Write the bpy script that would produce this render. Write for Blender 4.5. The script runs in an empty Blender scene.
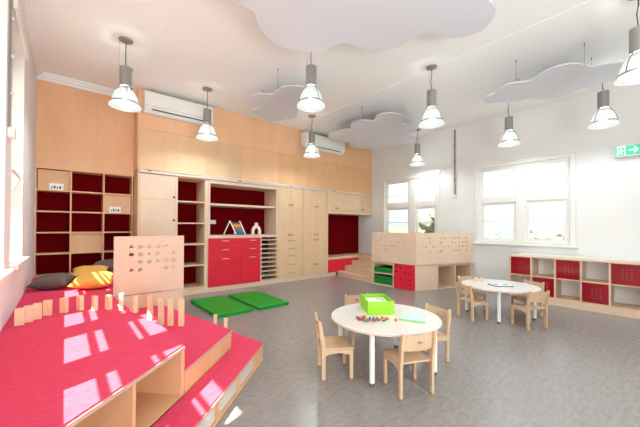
import bpy, bmesh, math, random
from mathutils import Vector, Matrix
R = math.radians
SC = bpy.context.scene
COL = SC.collection
random.seed(4)

# ------------------------------------------------------------------ camera
cam_d = bpy.data.cameras.new('camera'); cam = bpy.data.objects.new('camera', cam_d); COL.objects.link(cam)
yaw, pit, rol = R(40.102), R(0.623), R(0.247)
fw = Vector((math.sin(yaw)*math.cos(pit), math.cos(yaw)*math.cos(pit), math.sin(pit)))
rt0 = Vector((math.cos(yaw), -math.sin(yaw), 0)); up0 = rt0.cross(fw)
rt = rt0*math.cos(rol) + up0*math.sin(rol); up = up0*math.cos(rol) - rt0*math.sin(rol)
cam.matrix_world = Matrix(((rt.x, up.x, -fw.x, 0), (rt.y, up.y, -fw.y, 0), (rt.z, up.z, -fw.z, 1.5), (0, 0, 0, 1)))
cam_d.sensor_width = 36; cam_d.lens = 17.027; cam_d.shift_y = 10.43/640; cam_d.clip_start = 0.05; cam_d.clip_end = 300
SC.camera = cam

# ------------------------------------------------------------------ world, sun, exposure
SKY_STRENGTH = 1.25
SUN_STRENGTH = 28.0
LAMP_W = 36.0
W = bpy.data.worlds.new('world'); SC.world = W; W.use_nodes = True
nt = W.node_tree; nt.nodes.clear()
wo = nt.nodes.new('ShaderNodeOutputWorld'); bg = nt.nodes.new('ShaderNodeBackground')
tc = nt.nodes.new('ShaderNodeTexCoord'); sx = nt.nodes.new('ShaderNodeSeparateXYZ'); cr = nt.nodes.new('ShaderNodeValToRGB')
nt.links.new(tc.outputs['Generated'], sx.inputs[0]); nt.links.new(sx.outputs['Z'], cr.inputs[0])
els = cr.color_ramp.elements
els[0].position = 0.0; els[0].color = (0.64, 0.69, 0.78, 1)
els[1].position = 0.55; els[1].color = (1.15, 1.25, 1.35, 1)
e_ = els.new(0.13); e_.color = (0.95, 1.0, 1.06, 1)
nt.links.new(cr.outputs[0], bg.inputs['Color']); bg.inputs['Strength'].default_value = SKY_STRENGTH
nt.links.new(bg.outputs[0], wo.inputs['Surface'])

sd = bpy.data.lights.new('sun', 'SUN'); sun = bpy.data.objects.new('sun', sd); COL.objects.link(sun)
sd.energy = SUN_STRENGTH; sd.angle = R(0.6); sd.color = (1.0, 0.97, 0.64)
SUN_DIR = Vector((1.0, 0.4, -1.46)).normalized()
sun.rotation_euler = SUN_DIR.to_track_quat('-Z', 'Y').to_euler()
sun.location = (-6, -2, 9)

def area(name, loc, direction, sx_, sy_, energy, color=(1, 1, 1)):
    d = bpy.data.lights.new(name, 'AREA'); d.shape = 'RECTANGLE'; d.size = sx_; d.size_y = sy_; d.energy = energy; d.color = color
    o = bpy.data.objects.new(name, d); COL.objects.link(o); o.location = loc
    o.rotation_euler = Vector(direction).to_track_quat('-Z', 'Y').to_euler(); return o
# unseen fill lights added behind the camera to brighten ceiling and room
area('rear_fill_light', (0.7, -3.2, 0.9), (-0.3, 0.75, 1.0), 2.2, 1.8, 215, (0.86, 0.94, 1.0))  # added fill, low in the room and aimed up at the ceiling
area('left_fill_light', (-0.72, -0.9, 2.2), (1, 0.9, 0.7), 1.8, 2.0, 45, (0.9, 0.96, 1.0))  # extra fill set just outside the left opening behind the camera

SC.view_settings.view_transform = 'Standard'
SC.view_settings.look = 'None'
SC.view_settings.gamma = 1.0
SC.view_settings.use_curve_mapping = False
SC.view_settings.exposure = 0.36

# ------------------------------------------------------------------ materials
def lin(c):
    return tuple(((v/255)/12.92 if v/255 <= .04045 else (((v/255)+.055)/1.055)**2.4) for v in c)
MATS = {}
def mat(name, rgb, rough=.6, metal=0, spec=.5, emit=None, es=0, trans=0, alpha=1, noise=None, bump=0, coat=0, sheen=0):
    """rgb is an sRGB 0-255 base colour. noise=(second rgb, scale vector, detail)"""
    if name in MATS: return MATS[name]
    m = bpy.data.materials.new(name); m.use_nodes = True; n = m.node_tree; b = n.nodes['Principled BSDF']
    b.inputs['Base Color'].default_value = (*lin(rgb), 1); b.inputs['Roughness'].default_value = rough
    b.inputs['Metallic'].default_value = metal; b.inputs['Specular IOR Level'].default_value = spec
    b.inputs['Transmission Weight'].default_value = trans; b.inputs['Alpha'].default_value = alpha
    b.inputs['Coat Weight'].default_value = coat; b.inputs['Sheen Weight'].default_value = sheen
    if emit: b.inputs['Emission Color'].default_value = (*lin(emit), 1); b.inputs['Emission Strength'].default_value = es
    if noise:
        rgb2, scale, detail = noise
        g = n.nodes.new('ShaderNodeNewGeometry'); mp = n.nodes.new('ShaderNodeMapping'); mp.inputs['Scale'].default_value = scale
        no = n.nodes.new('ShaderNodeTexNoise'); no.inputs['Scale'].default_value = 1; no.inputs['Detail'].default_value = detail
        no.inputs['Roughness'].default_value = .65
        rp = n.nodes.new('ShaderNodeValToRGB'); rp.color_ramp.elements[0].position = .3; rp.color_ramp.elements[1].position = .7
        rp.color_ramp.elements[0].color = (*lin(rgb), 1); rp.color_ramp.elements[1].color = (*lin(rgb2), 1)
        n.links.new(g.outputs['Position'], mp.inputs[0]); n.links.new(mp.outputs[0], no.inputs['Vector'])
        n.links.new(no.outputs['Fac'], rp.inputs[0]); n.links.new(rp.outputs[0], b.inputs['Base Color'])
        if bump:
            bp = n.nodes.new('ShaderNodeBump'); bp.inputs['Strength'].default_value = bump; bp.inputs['Distance'].default_value = .01
            n.links.new(no.outputs['Fac'], bp.inputs['Height']); n.links.new(bp.outputs[0], b.inputs['Normal'])
    MATS[name] = m; return m

M_WALL = mat('warm_white_paint', (236, 234, 230), .75, spec=.2, noise=((233, 230, 226), (.7, .7, .7), 2))
M_CEIL = mat('ceiling_white', (250, 249, 247), .8, spec=.2)
M_TRIM = mat('white_gloss_paint', (238, 235, 228), .35)
M_FLOOR = mat('grey_linoleum', (134, 127, 123), .27, spec=.6, noise=((160, 153, 149), (10, 26, 10), 14), bump=.02)
M_BIRCH = mat('birch_ply', (226, 195, 168), .5, spec=.25, noise=((229, 202, 176), (5, 5, 1.3), 5))
M_BIRCH2 = mat('birch_ply_warm', (222, 184, 144), .5, spec=.25, noise=((230, 196, 158), (6, 6, 1.4), 5))
M_ORANGE = mat('orange_oiled_ply', (238, 186, 142), .5, spec=.2, noise=((244, 198, 157), (4, 4, .9), 6))
M_ORANGEPALE = mat('pale_ply_panel', (232, 188, 144), .5, spec=.25, noise=((238, 198, 154), (4, 4, .9), 6))
M_EDGE = mat('ply_edge', (214, 176, 134), .6, noise=((232, 200, 162), (3, 3, 160), 2))
M_PINE = mat('beech_chair_wood', (221, 187, 154), .45, spec=.3, noise=((207, 170, 134), (40, 7, 7), 4))
M_PINE2 = mat('block_wood', (238, 208, 174), .55, noise=((226, 190, 150), (30, 30, 8), 3))
M_CARPET = mat('magenta_carpet', (222, 66, 96), .95, spec=.1, noise=((230, 80, 108), (30, 30, 30), 4), bump=.4)
M_FELT = mat('dark_red_felt', (100, 5, 10), .95, spec=.03, noise=((112, 8, 14), (60, 60, 60), 3), bump=.2)
M_RED = mat('red_laminate', (220, 38, 56), .45, spec=.3)
M_REDACR = mat('crimson_acrylic', (150, 0, 26), .08, spec=.6, coat=.5)
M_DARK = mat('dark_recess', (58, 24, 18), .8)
M_KNOB = mat('dark_knob', (46, 38, 34), .5)
M_HAND = mat('satin_handle', (232, 200, 190), .4, metal=.3)
M_HANDP = mat('ply_finger_pull', (170, 132, 92), .6)
M_METAL = mat('brushed_metal', (160, 157, 153), .4, metal=.5)
M_METALD = mat('dark_metal', (70, 68, 66), .4, metal=.5)
M_GALV = mat('grey_conduit', (142, 138, 132), .5, metal=.2)
M_WHITE = mat('white_plastic', (240, 238, 234), .4)
M_TABLE = mat('white_tabletop', (232, 224, 216), .3, spec=.5)
M_LEG = mat('white_powdercoat', (240, 240, 234), .4)
M_FOOT = mat('grey_foot', (96, 96, 98), .6)
M_GREEN = mat('green_vinyl', (14, 152, 44), .5, spec=.3)
M_GREEND = mat('green_vinyl_dark', (18, 128, 50), .5)
M_LIME = mat('lime_green_card', (150, 224, 22), .5)
M_CLOUD = mat('grey_acoustic_felt', (218, 219, 225), .95, spec=.05, noise=((222, 223, 229), (80, 80, 80), 2))
M_GREYC = mat('charcoal_fabric', (98, 86, 84), .9, noise=((108, 96, 94), (60, 60, 60), 3), bump=.2)
M_YELC = mat('mustard_fabric', (228, 172, 78), .9, noise=((236, 184, 92), (60, 60, 60), 3), bump=.2)
def dome_mat():
    m = bpy.data.materials.new('prismatic_glass'); m.use_nodes = True; n = m.node_tree; n.nodes.clear()
    o = n.nodes.new('ShaderNodeOutputMaterial'); mx = n.nodes.new('ShaderNodeMixShader'); t = n.nodes.new('ShaderNodeBsdfTransparent'); mx.inputs[0].default_value = .72
    ad = n.nodes.new('ShaderNodeAddShader'); e = n.nodes.new('ShaderNodeEmission'); e.inputs[0].default_value = (.96, 1, .95, 1); e.inputs[1].default_value = .70
    g = n.nodes.new('ShaderNodeBsdfGlossy'); g.inputs['Roughness'].default_value = .15; g.inputs[0].default_value = (.12, .12, .12, 1)
    n.links.new(e.outputs[0], ad.inputs[0]); n.links.new(g.outputs[0], ad.inputs[1])
    n.links.new(t.outputs[0], mx.inputs[1]); n.links.new(ad.outputs[0], mx.inputs[2]); n.links.new(mx.outputs[0], o.inputs[0]); return m
M_DOME = dome_mat()
M_BULB = mat('lamp_bulb', (255, 255, 250), .4, emit=(255, 252, 240), es=2.2)
M_EXIT = mat('exit_green', (40, 178, 132), .4, emit=(40, 190, 140), es=.35)
M_EXITW = mat('exit_white', (240, 250, 246), .4, emit=(240, 255, 248), es=.6)
M_PANEACR = mat('clear_acrylic_front', (214, 206, 200), .12, spec=.6)
M_MINT = mat('mint_paper', (216, 240, 232), .5)
M_MINTG = mat('green_paper_edge', (150, 212, 120), .5)
def blind_mat():
    m = bpy.data.materials.new('white_roller_blind'); m.use_nodes = True; n = m.node_tree; n.nodes.clear()
    o = n.nodes.new('ShaderNodeOutputMaterial'); mx = n.nodes.new('ShaderNodeMixShader'); mx.inputs[0].default_value = .45
    d = n.nodes.new('ShaderNodeBsdfDiffuse'); d.inputs[0].default_value = (.88, .87, .85, 1); t = n.nodes.new('ShaderNodeBsdfTranslucent'); t.inputs[0].default_value = (.86, .88, .90, 1)
    n.links.new(d.outputs[0], mx.inputs[1]); n.links.new(t.outputs[0], mx.inputs[2]); n.links.new(mx.outputs[0], o.inputs[0]); return m
M_BLIND = blind_mat()
M_PAPER = mat('white_paper', (250, 250, 246), .7)
M_INK = mat('dark_print', (60, 52, 60), .7)

def glass_mat():
    m = bpy.data.materials.new('window_glass'); m.use_nodes = True; n = m.node_tree; n.nodes.clear()
    o = n.nodes.new('ShaderNodeOutputMaterial'); mx = n.nodes.new('ShaderNodeMixShader'); t = n.nodes.new('ShaderNodeBsdfTransparent')
    g = n.nodes.new('ShaderNodeBsdfGlossy'); g.inputs['Roughness'].default_value = .03; mx.inputs[0].default_value = .06
    t.inputs[0].default_value = (.97, .98, .98, 1)
    n.links.new(t.outputs[0], mx.inputs[1]); n.links.new(g.outputs[0], mx.inputs[2]); n.links.new(mx.outputs[0], o.inputs[0]); return m
M_GLASS = glass_mat()

# ------------------------------------------------------------------ builders
def wloc(p):
    v = Vector((0, 0, 0))
    while p is not None: v += Vector(p['_o']) if '_o' in p else Vector(p.location); p = p.parent
    return v
class B:
    def __init__(s): s.bm = bmesh.new()
    def box(s, x0, x1, y0, y1, z0, z1):
        v = [s.bm.verts.new(p) for p in ((x0,y0,z0),(x1,y0,z0),(x1,y1,z0),(x0,y1,z0),(x0,y0,z1),(x1,y0,z1),(x1,y1,z1),(x0,y1,z1))]
        for f in ((0,3,2,1),(4,5,6,7),(0,1,5,4),(1,2,6,5),(2,3,7,6),(3,0,4,7)): s.bm.faces.new([v[i] for i in f])
        return s
    def obox(s, c, ax, ay, az):   # centre + three half vectors
        c, ax, ay, az = map(Vector, (c, ax, ay, az)); v = []
        for k in (-1, 1):
            for i, j in ((-1,-1),(1,-1),(1,1),(-1,1)): v.append(s.bm.verts.new(c+ax*i+ay*j+az*k))
        for f in ((0,3,2,1),(4,5,6,7),(0,1,5,4),(1,2,6,5),(2,3,7,6),(3,0,4,7)): s.bm.faces.new([v[i] for i in f])
        return s
    def plank(s, a, b, t, z0, z1, side=1):   # vertical board along a->b in plan, thickness t to one side
        a, b = Vector((*a, 0)), Vector((*b, 0)); d = (b-a).normalized(); n = Vector((-d.y, d.x, 0))*t*side
        s.prism([(a.x,a.y),(b.x,b.y),(b.x+n.x,b.y+n.y),(a.x+n.x,a.y+n.y)], z0, z1); return s
    def prism(s, poly, z0, z1):
        lo = [s.bm.verts.new((x, y, z0)) for x, y in poly]; hi = [s.bm.verts.new((x, y, z1)) for x, y in poly]
        n = len(poly); s.bm.faces.new(hi); s.bm.faces.new(lo[::-1])
        for i in range(n): s.bm.faces.new((lo[i], lo[(i+1)%n], hi[(i+1)%n], hi[i]))
        return s
    def extr(s, poly3, vec):      # polygon of 3D points extruded along vec
        vec = Vector(vec); a = [s.bm.verts.new(p) for p in poly3]; b = [s.bm.verts.new(Vector(p)+vec) for p in poly3]; n = len(a)
        s.bm.faces.new(a[::-1]); s.bm.faces.new(b)
        for i in range(n): s.bm.faces.new((a[i], a[(i+1)%n], b[(i+1)%n], b[i]))
        return s
    def lathe(s, prof, c=(0,0,0), n=32, cap=True):
        rings = []
        for r, z in prof:
            rings.append([s.bm.verts.new((c[0]+r*math.cos(2*math.pi*i/n), c[1]+r*math.sin(2*math.pi*i/n), c[2]+z)) for i in range(n)])
        for a, b in zip(rings, rings[1:]):
            for i in range(n): s.bm.faces.new((a[i], a[(i+1)%n], b[(i+1)%n], b[i]))
        if cap: s.bm.faces.new(rings[0][::-1]); s.bm.faces.new(rings[-1])
        return s
    def tube(s, pts, r, n=8):
        pts = [Vector(p) for p in pts]; rings = []
        for i, p in enumerate(pts):
            d = ((pts[min(i+1, len(pts)-1)]-pts[max(i-1, 0)])).normalized()
            u = d.cross(Vector((0,0,1))) if abs(d.z) < .95 else d.cross(Vector((1,0,0))); u.normalize(); w = d.cross(u)
            rings.append([s.bm.verts.new(p+u*r*math.cos(2*math.pi*k/n)+w*r*math.sin(2*math.pi*k/n)) for k in range(n)])
        for a, b in zip(rings, rings[1:]):
            for i in range(n): s.bm.faces.new((a[i], a[(i+1)%n], b[(i+1)%n], b[i]))
        s.bm.faces.new(rings[0][::-1]); s.bm.faces.new(rings[-1]); return s
    def sphere(s, c, r, sub=2, sc=(1,1,1)):
        g = bmesh.ops.create_icosphere(s.bm, subdivisions=sub, radius=r)
        for v in g['verts']: v.co = Vector((v.co.x*sc[0], v.co.y*sc[1], v.co.z*sc[2]))+Vector(c)
        return s
    def build(s, name, m, parent=None, bevel=0, smooth=False, local=False, seg=2):
        bm = s.bm; bmesh.ops.recalc_face_normals(bm, faces=bm.faces)
        if parent is not None and not local:
            bmesh.ops.translate(bm, verts=bm.verts, vec=-wloc(parent))
        me = bpy.data.meshes.new(name); bm.to_mesh(me); bm.free(); me.materials.append(m)
        o = bpy.data.objects.new(name, me); COL.objects.link(o); o.parent = parent
        if smooth:
            for p in me.polygons: p.use_smooth = True
        if bevel:
            md = o.modifiers.new('bevel', 'BEVEL'); md.width = bevel; md.segments = seg; md.limit_method = 'ANGLE'; md.angle_limit = R(50)
        return o
def tag(o, label, cat, group=None):
    o['label'] = label; o['category'] = cat
    if group: o['group'] = group
    return o
def thing(name, label, cat, loc, rz=0, group=None):
    o = bpy.data.objects.new(name, None); COL.objects.link(o); o.location = loc; o.rotation_euler = (0, 0, rz); o.empty_display_size = .1
    return tag(o, label, cat, group)
def struct_empty(name, loc):
    o = bpy.data.objects.new(name, None); COL.objects.link(o); o.location = loc; o['kind'] = 'structure'; o.empty_display_size = .1; return o
def struct(o): o['kind'] = 'structure'; return o
def copy_tree(o, parent=None):
    c = o.copy(); COL.objects.link(c); c.parent = parent
    for ch in list(o.children): copy_tree(ch, c)
    return c
def setlabel(o, t): o['label'] = t; return o

# ------------------------------------------------------------------ perforated board
def shape_pts(kind, r, n=24):
    out = []
    for i in range(n):
        a = 2*math.pi*i/n
        if kind == 'o': rr = r*.92
        elif kind == 's': rr = r*.84/max(abs(math.cos(a)), abs(math.sin(a)))
        else:
            # triangle pointing up: inradius q
            q = r*.56; b = (a-R(90)) % R(120)
            if b > R(60): b = R(120)-b
            rr = q/math.cos(R(60)-b)
        out.append((rr*math.cos(a), rr*math.sin(a)))
    return out
def perforated(bl, origin, U, V, N, w, h, t, holes, cell):
    """board w x h with through-holes. holes: (u, v, kind, r); U,V,N unit vectors, thickness t along N. cells centred on holes."""
    bm = bl.bm; O, U, V, N = Vector(origin), Vector(U), Vector(V), Vector(N)
    us = sorted({round(x, 5) for u, v, k, r in holes for x in (u-cell/2, u+cell/2)} | {0, w})
    vs = sorted({round(x, 5) for u, v, k, r in holes for x in (v-cell/2, v+cell/2)} | {0, h})
    def clean(l):
        o = [l[0]]
        for x in l[1:]:
            if x-o[-1] > 1e-4: o.append(x)
        return o
    us, vs = clean(us), clean(vs)
    P = lambda u, v, d: bm.verts.new(O+U*u+V*v+N*d)
    for i in range(len(us)-1):
        for j in range(len(vs)-1):
            cu, cv = (us[i]+us[i+1])/2, (vs[j]+vs[j+1])/2
            if any(abs(cu-u) < cell/2 and abs(cv-v) < cell/2 for u, v, k, r in holes): continue
            for d in (0, t): bm.faces.new([P(a, b, d) for a, b in ((us[i],vs[j]),(us[i+1],vs[j]),(us[i+1],vs[j+1]),(us[i],vs[j+1]))])
    for u, v, k, r in holes:
        inner = shape_pts(k, r); n = len(inner); outer = []
        for q in range(n):
            a = 2*math.pi*q/n; rr = cell/2/max(abs(math.cos(a)), abs(math.sin(a))); outer.append((rr*math.cos(a), rr*math.sin(a)))
        for q in range(n):
            p = (q+1) % n
            for d in (0, t):
                bm.faces.new([P(u+a, v+b, d) for a, b in (outer[q], outer[p], inner[p], inner[q])])
            bm.faces.new([P(u+inner[q][0], v+inner[q][1], 0), P(u+inner[p][0], v+inner[p][1], 0), P(u+inner[p][0], v+inner[p][1], t), P(u+inner[q][0], v+inner[q][1], t)])
    for a, b in (((0,0),(w,0)),((w,0),(w,h)),((w,h),(0,h)),((0,h),(0,0))):
        bm.faces.new([P(*a, 0), P(*b, 0), P(*b, t), P(*a, t)])
    bmesh.ops.remove_doubles(bm, verts=bm.verts, dist=1e-5)
    return bl

# ------------------------------------------------------------------ room shell
XL, XR, YB, YF, ZC = -0.42, 8.2, 7.45, 6.95, 4.27
Y0 = -3.8
struct(B().box(XL-.3, XR+.3, Y0, YB+.4, -.12, 0).build('floor', M_FLOOR))
ce = struct_empty('ceiling', (4, 2, ZC))
B().box(XL-.3, XR+.3, Y0, YB+.4, ZC, ZC+.15).build('ceiling_board', M_CEIL, ce)
for (a, b) in (((1.04, 0.0), (1.07, 6.1)), ((4.9, -2.0), (4.9, 6.9))):
    B().plank(a, b, .05, ZC-.006, ZC).build('ceiling_batten', M_CEIL, ce)

def wall_x(name, x0, x1, ya, yb, za, zb, openings, parentloc):
    """wall slab between x0..x1 with rectangular openings (y0,y1,z0,z1), y sorted, as one mesh"""
    bl = B(); cur = ya
    for (a, b, c, d) in openings:
        if a > cur: bl.box(x0, x1, cur, a, za, zb)
        bl.box(x0, x1, a, b, za, c); bl.box(x0, x1, a, b, d, zb); cur = b
    bl.box(x0, x1, cur, yb, za, zb)
    return struct(bl.build(name, M_WALL))
WL1 = (1.15, 3.92, 1.10, 3.66); WL2 = (4.32, 5.42, 1.10, 3.66)
wall_x('wall_left', XL-.25, XL, Y0, YB+.4, 0, ZC, [(-2.6, .75, 1.1, 3.66), WL1, WL2], None)
WRn = (1.49, 3.35, 1.13, 3.02); WRf = (4.50, 6.36, 1.13, 3.02)
wall_x('wall_right', XR, XR+.25, Y0, YB+.3, 0, ZC, [WRn, WRf], None)
struct(B().box(2.6, XR+.25, Y0-.2, Y0, 0, ZC).build('light_block_wall', M_WALL))  # unseen part wall, added to keep sky light off the right side
wb = struct_empty('wall_back', (4, YB, 0))
B().box(XL, 1.088, YB, YB+.2, 2.57, ZC).build('masonry', M_WALL, wb); B().box(XL, 1.088, YB+.3, YB+.4, 0, ZC).build('masonry', M_WALL, wb); B().box(1.088, XR, YB+.2, YB+.3, 0, ZC).build('masonry', M_WALL, wb)
# recess: orange ply lining above the bookshelf
for a, b in ((XL, -.17), (-.17, .46), (.46, 1.10)):
    B().box(a+.0006, b-.0006, YB-.02, YB, 2.567, 4.14).build('ply_panel', M_ORANGE, wb)
# projecting ply bulkhead above the cupboards
B().box(1.10, XR, YF+.02, YB, 2.66, ZC-.001).build('bulkhead_core', M_ORANGE, wb)
xs = [1.115, 1.83, 2.467, 3.30, 4.40, 4.99, 5.84, 6.67, 7.45, 8.2]
for i in range(9):
    mm = M_ORANGEPALE if i in (0, 1) else (mat('palest_ply_panel', (224, 186, 144), .5, spec=.25, noise=((230, 194, 154), (4, 4, .9), 6)) if i == 2 else M_ORANGE)
    if i in (4, 5, 6, 7, 8): mm = mat('mid_ply_panel', (232, 178, 126), .32, spec=.5, noise=((238, 190, 140), (4, 4, .9), 6))
    B().box(xs[i]+.001, xs[i+1]-.001, YF, YF+.02, 2.66, 3.485).build('ply_panel', mm, wb)
B().box(1.10, XR, YF, YF+.02, 3.489, ZC).build('ply_top_panel', M_ORANGE, wb)
B().box(1.088, 1.10, YF+.0, YB, 2.66, ZC-.001).build('ply_side_panel', M_ORANGE, wb)
# cornice in the recess and along the side walls
cn = B()
for (a, b, zt, zb_) in ((0, .05, 4.14, 4.19), (0, .085, 4.19, 4.23), (0, .12, 4.23, ZC)):
    cn.box(XL, 1.088, YB-b, YB, zt, zb_)
struct(cn.build('trim_1', M_CEIL))
cn = B()
for (b, zt, zb_) in ((.03, 4.17, 4.2), (.06, 4.2, 4.235), (.09, 4.235, ZC)):
    cn.box(XL, XL+b, Y0, YB-.12, zt, zb_)
struct(cn.build('trim_2', M_CEIL))
struct(B().box(7.74, XR, Y0, 2.34, 0, .925).build('trim_4', M_WALL))            # thick dado behind the low shelves
struct(B().box(XR-.006, XR, Y0, 1.40, 1.497, 1.505).build('trim_5', M_WALL))    # faint groove line
struct(B().box(1.1, 6.5, YF-.012, YF+.02, 0, .10).build('baseboard_back', M_BIRCH))

# ---- right windows
def sash(bl, x0, x1, ya, yb, za, zb, fwid):
    bl.box(x0, x1, ya, yb, za, za+fwid); bl.box(x0, x1, ya, yb, zb-fwid, zb)
    bl.box(x0, x1, ya, ya+fwid, za+fwid, zb-fwid); bl.box(x0, x1, yb-fwid, yb, za+fwid, zb-fwid)
def right_window(name, op, cols):
    ya, yb, za, zb = op
    w = struct_empty(name, (XR, (ya+yb)/2, za))
    fr = B(); fr.box(XR+.02, XR+.14, ya, yb, za, za+.06); fr.box(XR+.02, XR+.14, ya, yb, zb-.05, zb)
    fr.box(XR+.02, XR+.14, ya, ya+.05, za+.06, zb-.05); fr.box(XR+.02, XR+.14, yb-.05, yb, za+.06, zb-.05)
    m0, m1 = cols; fr.box(XR+.0, XR+.14, m0, m1, za+.06, zb-.05)
    fr.box(XR+.02, XR+.14, ya+.05, m0, 2.13, 2.26); fr.box(XR+.02, XR+.14, m1, yb-.05, 2.13, 2.26)
    fr.build('window_frame', M_TRIM, w, .006)
    for a, b in ((ya+.05, m0), (m1, yb-.05)):
        s_ = B(); sash(s_, XR+.04, XR+.08, a, b, 2.26, zb-.05, .045); s_.box(XR+.045, XR+.07, a, b, 2.51, 2.53)
        o = s_.build('upper_sash', M_TRIM, w); B().box(XR+.055, XR+.06, a+.04, b-.04, 2.3, zb-.09).build('pane', M_GLASS, o)
        s_ = B(); sash(s_, XR+.05, XR+.1, a, b, za+.06, 2.13, .06); s_.box(XR+.06, XR+.085, a, b, 1.655, 1.675)
        o = s_.build('lower_sash', M_TRIM, w); B().box(XR+.07, XR+.075, a+.05, b-.05, za+.11, 2.08).build('pane', M_GLASS, o)
    ar = B(); ar.box(XR-.03, XR, ya-.09, ya, za-.02, zb); ar.box(XR-.03, XR, yb, yb+.09, za-.02, zb); ar.box(XR-.03, XR, ya-.09, yb+.09, zb, zb+.06)
    ar.build('architrave', M_TRIM, w, .004)
    B().box(XR-.05, XR, ya-.11, yb+.11, zb+.06, zb+.10).build('head_moulding', M_TRIM, w, .006)
    B().box(XR-.10, XR+.02, ya-.13, yb+.13, za-.04, za).build('window_sill', M_TRIM, w, .008)
    return w
right_window('window_1', WRn, (2.31, 2.51))
right_window('window_2', WRf, (5.22, 5.44))

# ---- left windows (sun comes in here)
def left_window(name, op, panes, blind=True):
    ya, yb, za, zb = op; xo = XL-.20
    w = struct_empty(name, (XL, (ya+yb)/2, za)); fr = B()
    fr.box(xo-.04, xo+.04, ya, yb, za, za+.04)                       # bottom rail
    fr.box(xo-.008, xo+.008, ya, yb, 1.715, 1.775); fr.box(xo-.008, xo+.008, ya, yb, 1.875, 2.13)
    fr.box(xo-.008, xo+.008, ya, yb, 2.15, 2.165); fr.box(xo-.008, xo+.008, ya, yb, 2.235, 2.29); fr.box(xo-.03, xo+.008, ya, yb, 2.56, 2.68); fr.box(xo-.04, xo+.04, ya, yb, zb-.1, zb)
    cur = ya
    for a, b in panes+[(yb, yb)]:
        if a > cur: fr.box(xo-.035, xo+.035, cur, a, za+.04, zb-.1)
        cur = b
    fr.build('window_frame', M_TRIM, w)
    for a, b in panes: B().box(xo-.004, xo+.004, a, b, za+.04, 2.55).build('pane', M_GLASS, w)
    B().box(xo+.045, xo+.052, ya+.02, yb-.02, 2.58, zb-.05).build('roller_blind', M_BLIND, w)
    B().tube([(xo+.07, ya+.02, zb-.05), (xo+.07, yb-.02, zb-.05)], .035, 12).build('blind_roll', M_BLIND, w, smooth=True)
    B().box(xo-.04, XL+.068, ya-.06, yb+.06, za-.04, za+.005).build('window_sill', M_TRIM, w, .006)
    B().box(XL, XL+.035, ya-.08, yb+.05, zb, zb+.12).build('head_moulding', M_TRIM, w, .01)
    return w
left_window('window_3', WL1, [(1.58, 1.99), (2.39, 2.99), (3.35, 3.85)])
w4 = left_window('window_4', WL2, [(4.83, 5.36)])
hs4 = B()
for y in (4.50, 5.30): hs4.tube([(XL-.16, y, 1.78), (XL-.02, y, 2.09)], .018, 6)
hs4.tube([(XL-.02, 4.50, 2.09), (XL-.02, 5.30, 2.09)], .018, 6); hs4.tube([(XL-.16, 4.50, 1.78), (XL-.16, 5.30, 1.78)], .018, 6)
hs4.build('hopper_sash', M_TRIM, w4)
left_window('window_5', (-2.6, .75, 1.1, 3.66), [(-2.4, -1.3), (-1.1, -.1)])

# conduits
c = thing('conduit', 'grey metal conduit with clips running up the white wall between the two windows', 'conduit', (XR-.02, 3.97, 2.35))
B().box(XR-.03, XR, 3.955, 3.985, 2.40, 4.20).build('channel', M_GALV, c)
B().box(XR-.05, XR, 3.93, 4.01, 2.33, 2.41).build('junction_box', M_WHITE, c, .006)
for z in (2.8, 3.3, 3.75): B().box(XR-.034, XR, 3.94, 4.0, z, z+.03).build('clip', M_GALV, c)
c = thing('conduit', 'grey conduit on the left window pier with white clips and small box at its foot', 'conduit', (XL+.02, 4.12, 2.4))
B().box(XL, XL+.018, 4.02, 4.06, 2.42, 4.17).build('channel', M_GALV, c)
B().box(XL, XL+.05, 4.02, 4.12, 2.33, 2.43).build('junction_box', M_WHITE, c, .006)
for z in (2.75, 3.1, 3.45, 3.8): B().sphere((XL+.024, 4.04, z), .018, 2).build('clip', M_WHITE, c, smooth=True)

M_SHELF = mat('shelf_ply', (228, 182, 140), .5, spec=.2, noise=((235, 194, 154), (6, 6, 1.4), 5))
# ------------------------------------------------------------------ bookshelf in the recess
t = thing('bookshelf', 'fifteen-cell ply bookshelf with dark red felt backs beside the left window wall', 'bookshelf', (.34, YB+.1, .58))
bx0, bx1, bz0, bz1, byf = -.419, 1.086, .581, 2.566, 7.10
byf = YB-.04; ybk = YB+.27
T = .018
# front face plane sits at YB-.02-.3
B().box(bx0, bx0+T, byf, ybk, bz0, bz1).build('side_panel', M_SHELF, t); B().box(bx1-T, bx1, byf, ybk, bz0, bz1).build('side_panel', M_SHELF, t)
B().box(bx0+T, bx1-T, byf, ybk, bz1-T, bz1).build('top_board', M_SHELF, t); B().box(bx0+T, bx1-T, byf, ybk, bz0, bz0+T).build('bottom_board', M_SHELF, t)
cx = [bx0+T, .08, .587, bx1-T]
B().box(bx0+T, bx1-T, ybk-.01, ybk-.001, bz0+T, bz1-T).build('felt_back', M_FELT, t)
for x in cx[1:3]: B().box(x-.012, x+.012, byf+.002, ybk-.011, bz0+T, bz1-T).build('divider', M_SHELF, t)
rz = [bz0+T+i*(bz1-bz0-2*T)/5 for i in range(6)]
for i in range(3):
    xa = cx[i]+(.012 if i else 0); xb = cx[i+1]-(.012 if i < 2 else 0)
    for z in rz[1:5]: B().box(xa, xb, byf+.003, ybk-.011, z-.012, z+.012).build('shelf', M_SHELF, t)
for ci, ri in ((0, 4), (2, 3), (1, 1)):
    xa = cx[ci]+.013; xb = cx[ci+1]-.013
    B().box(xa, xb, byf+.06, byf+.075, rz[ri]+.013, rz[ri+1]-.013).build('ply_filler_panel', M_SHELF, t)
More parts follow.
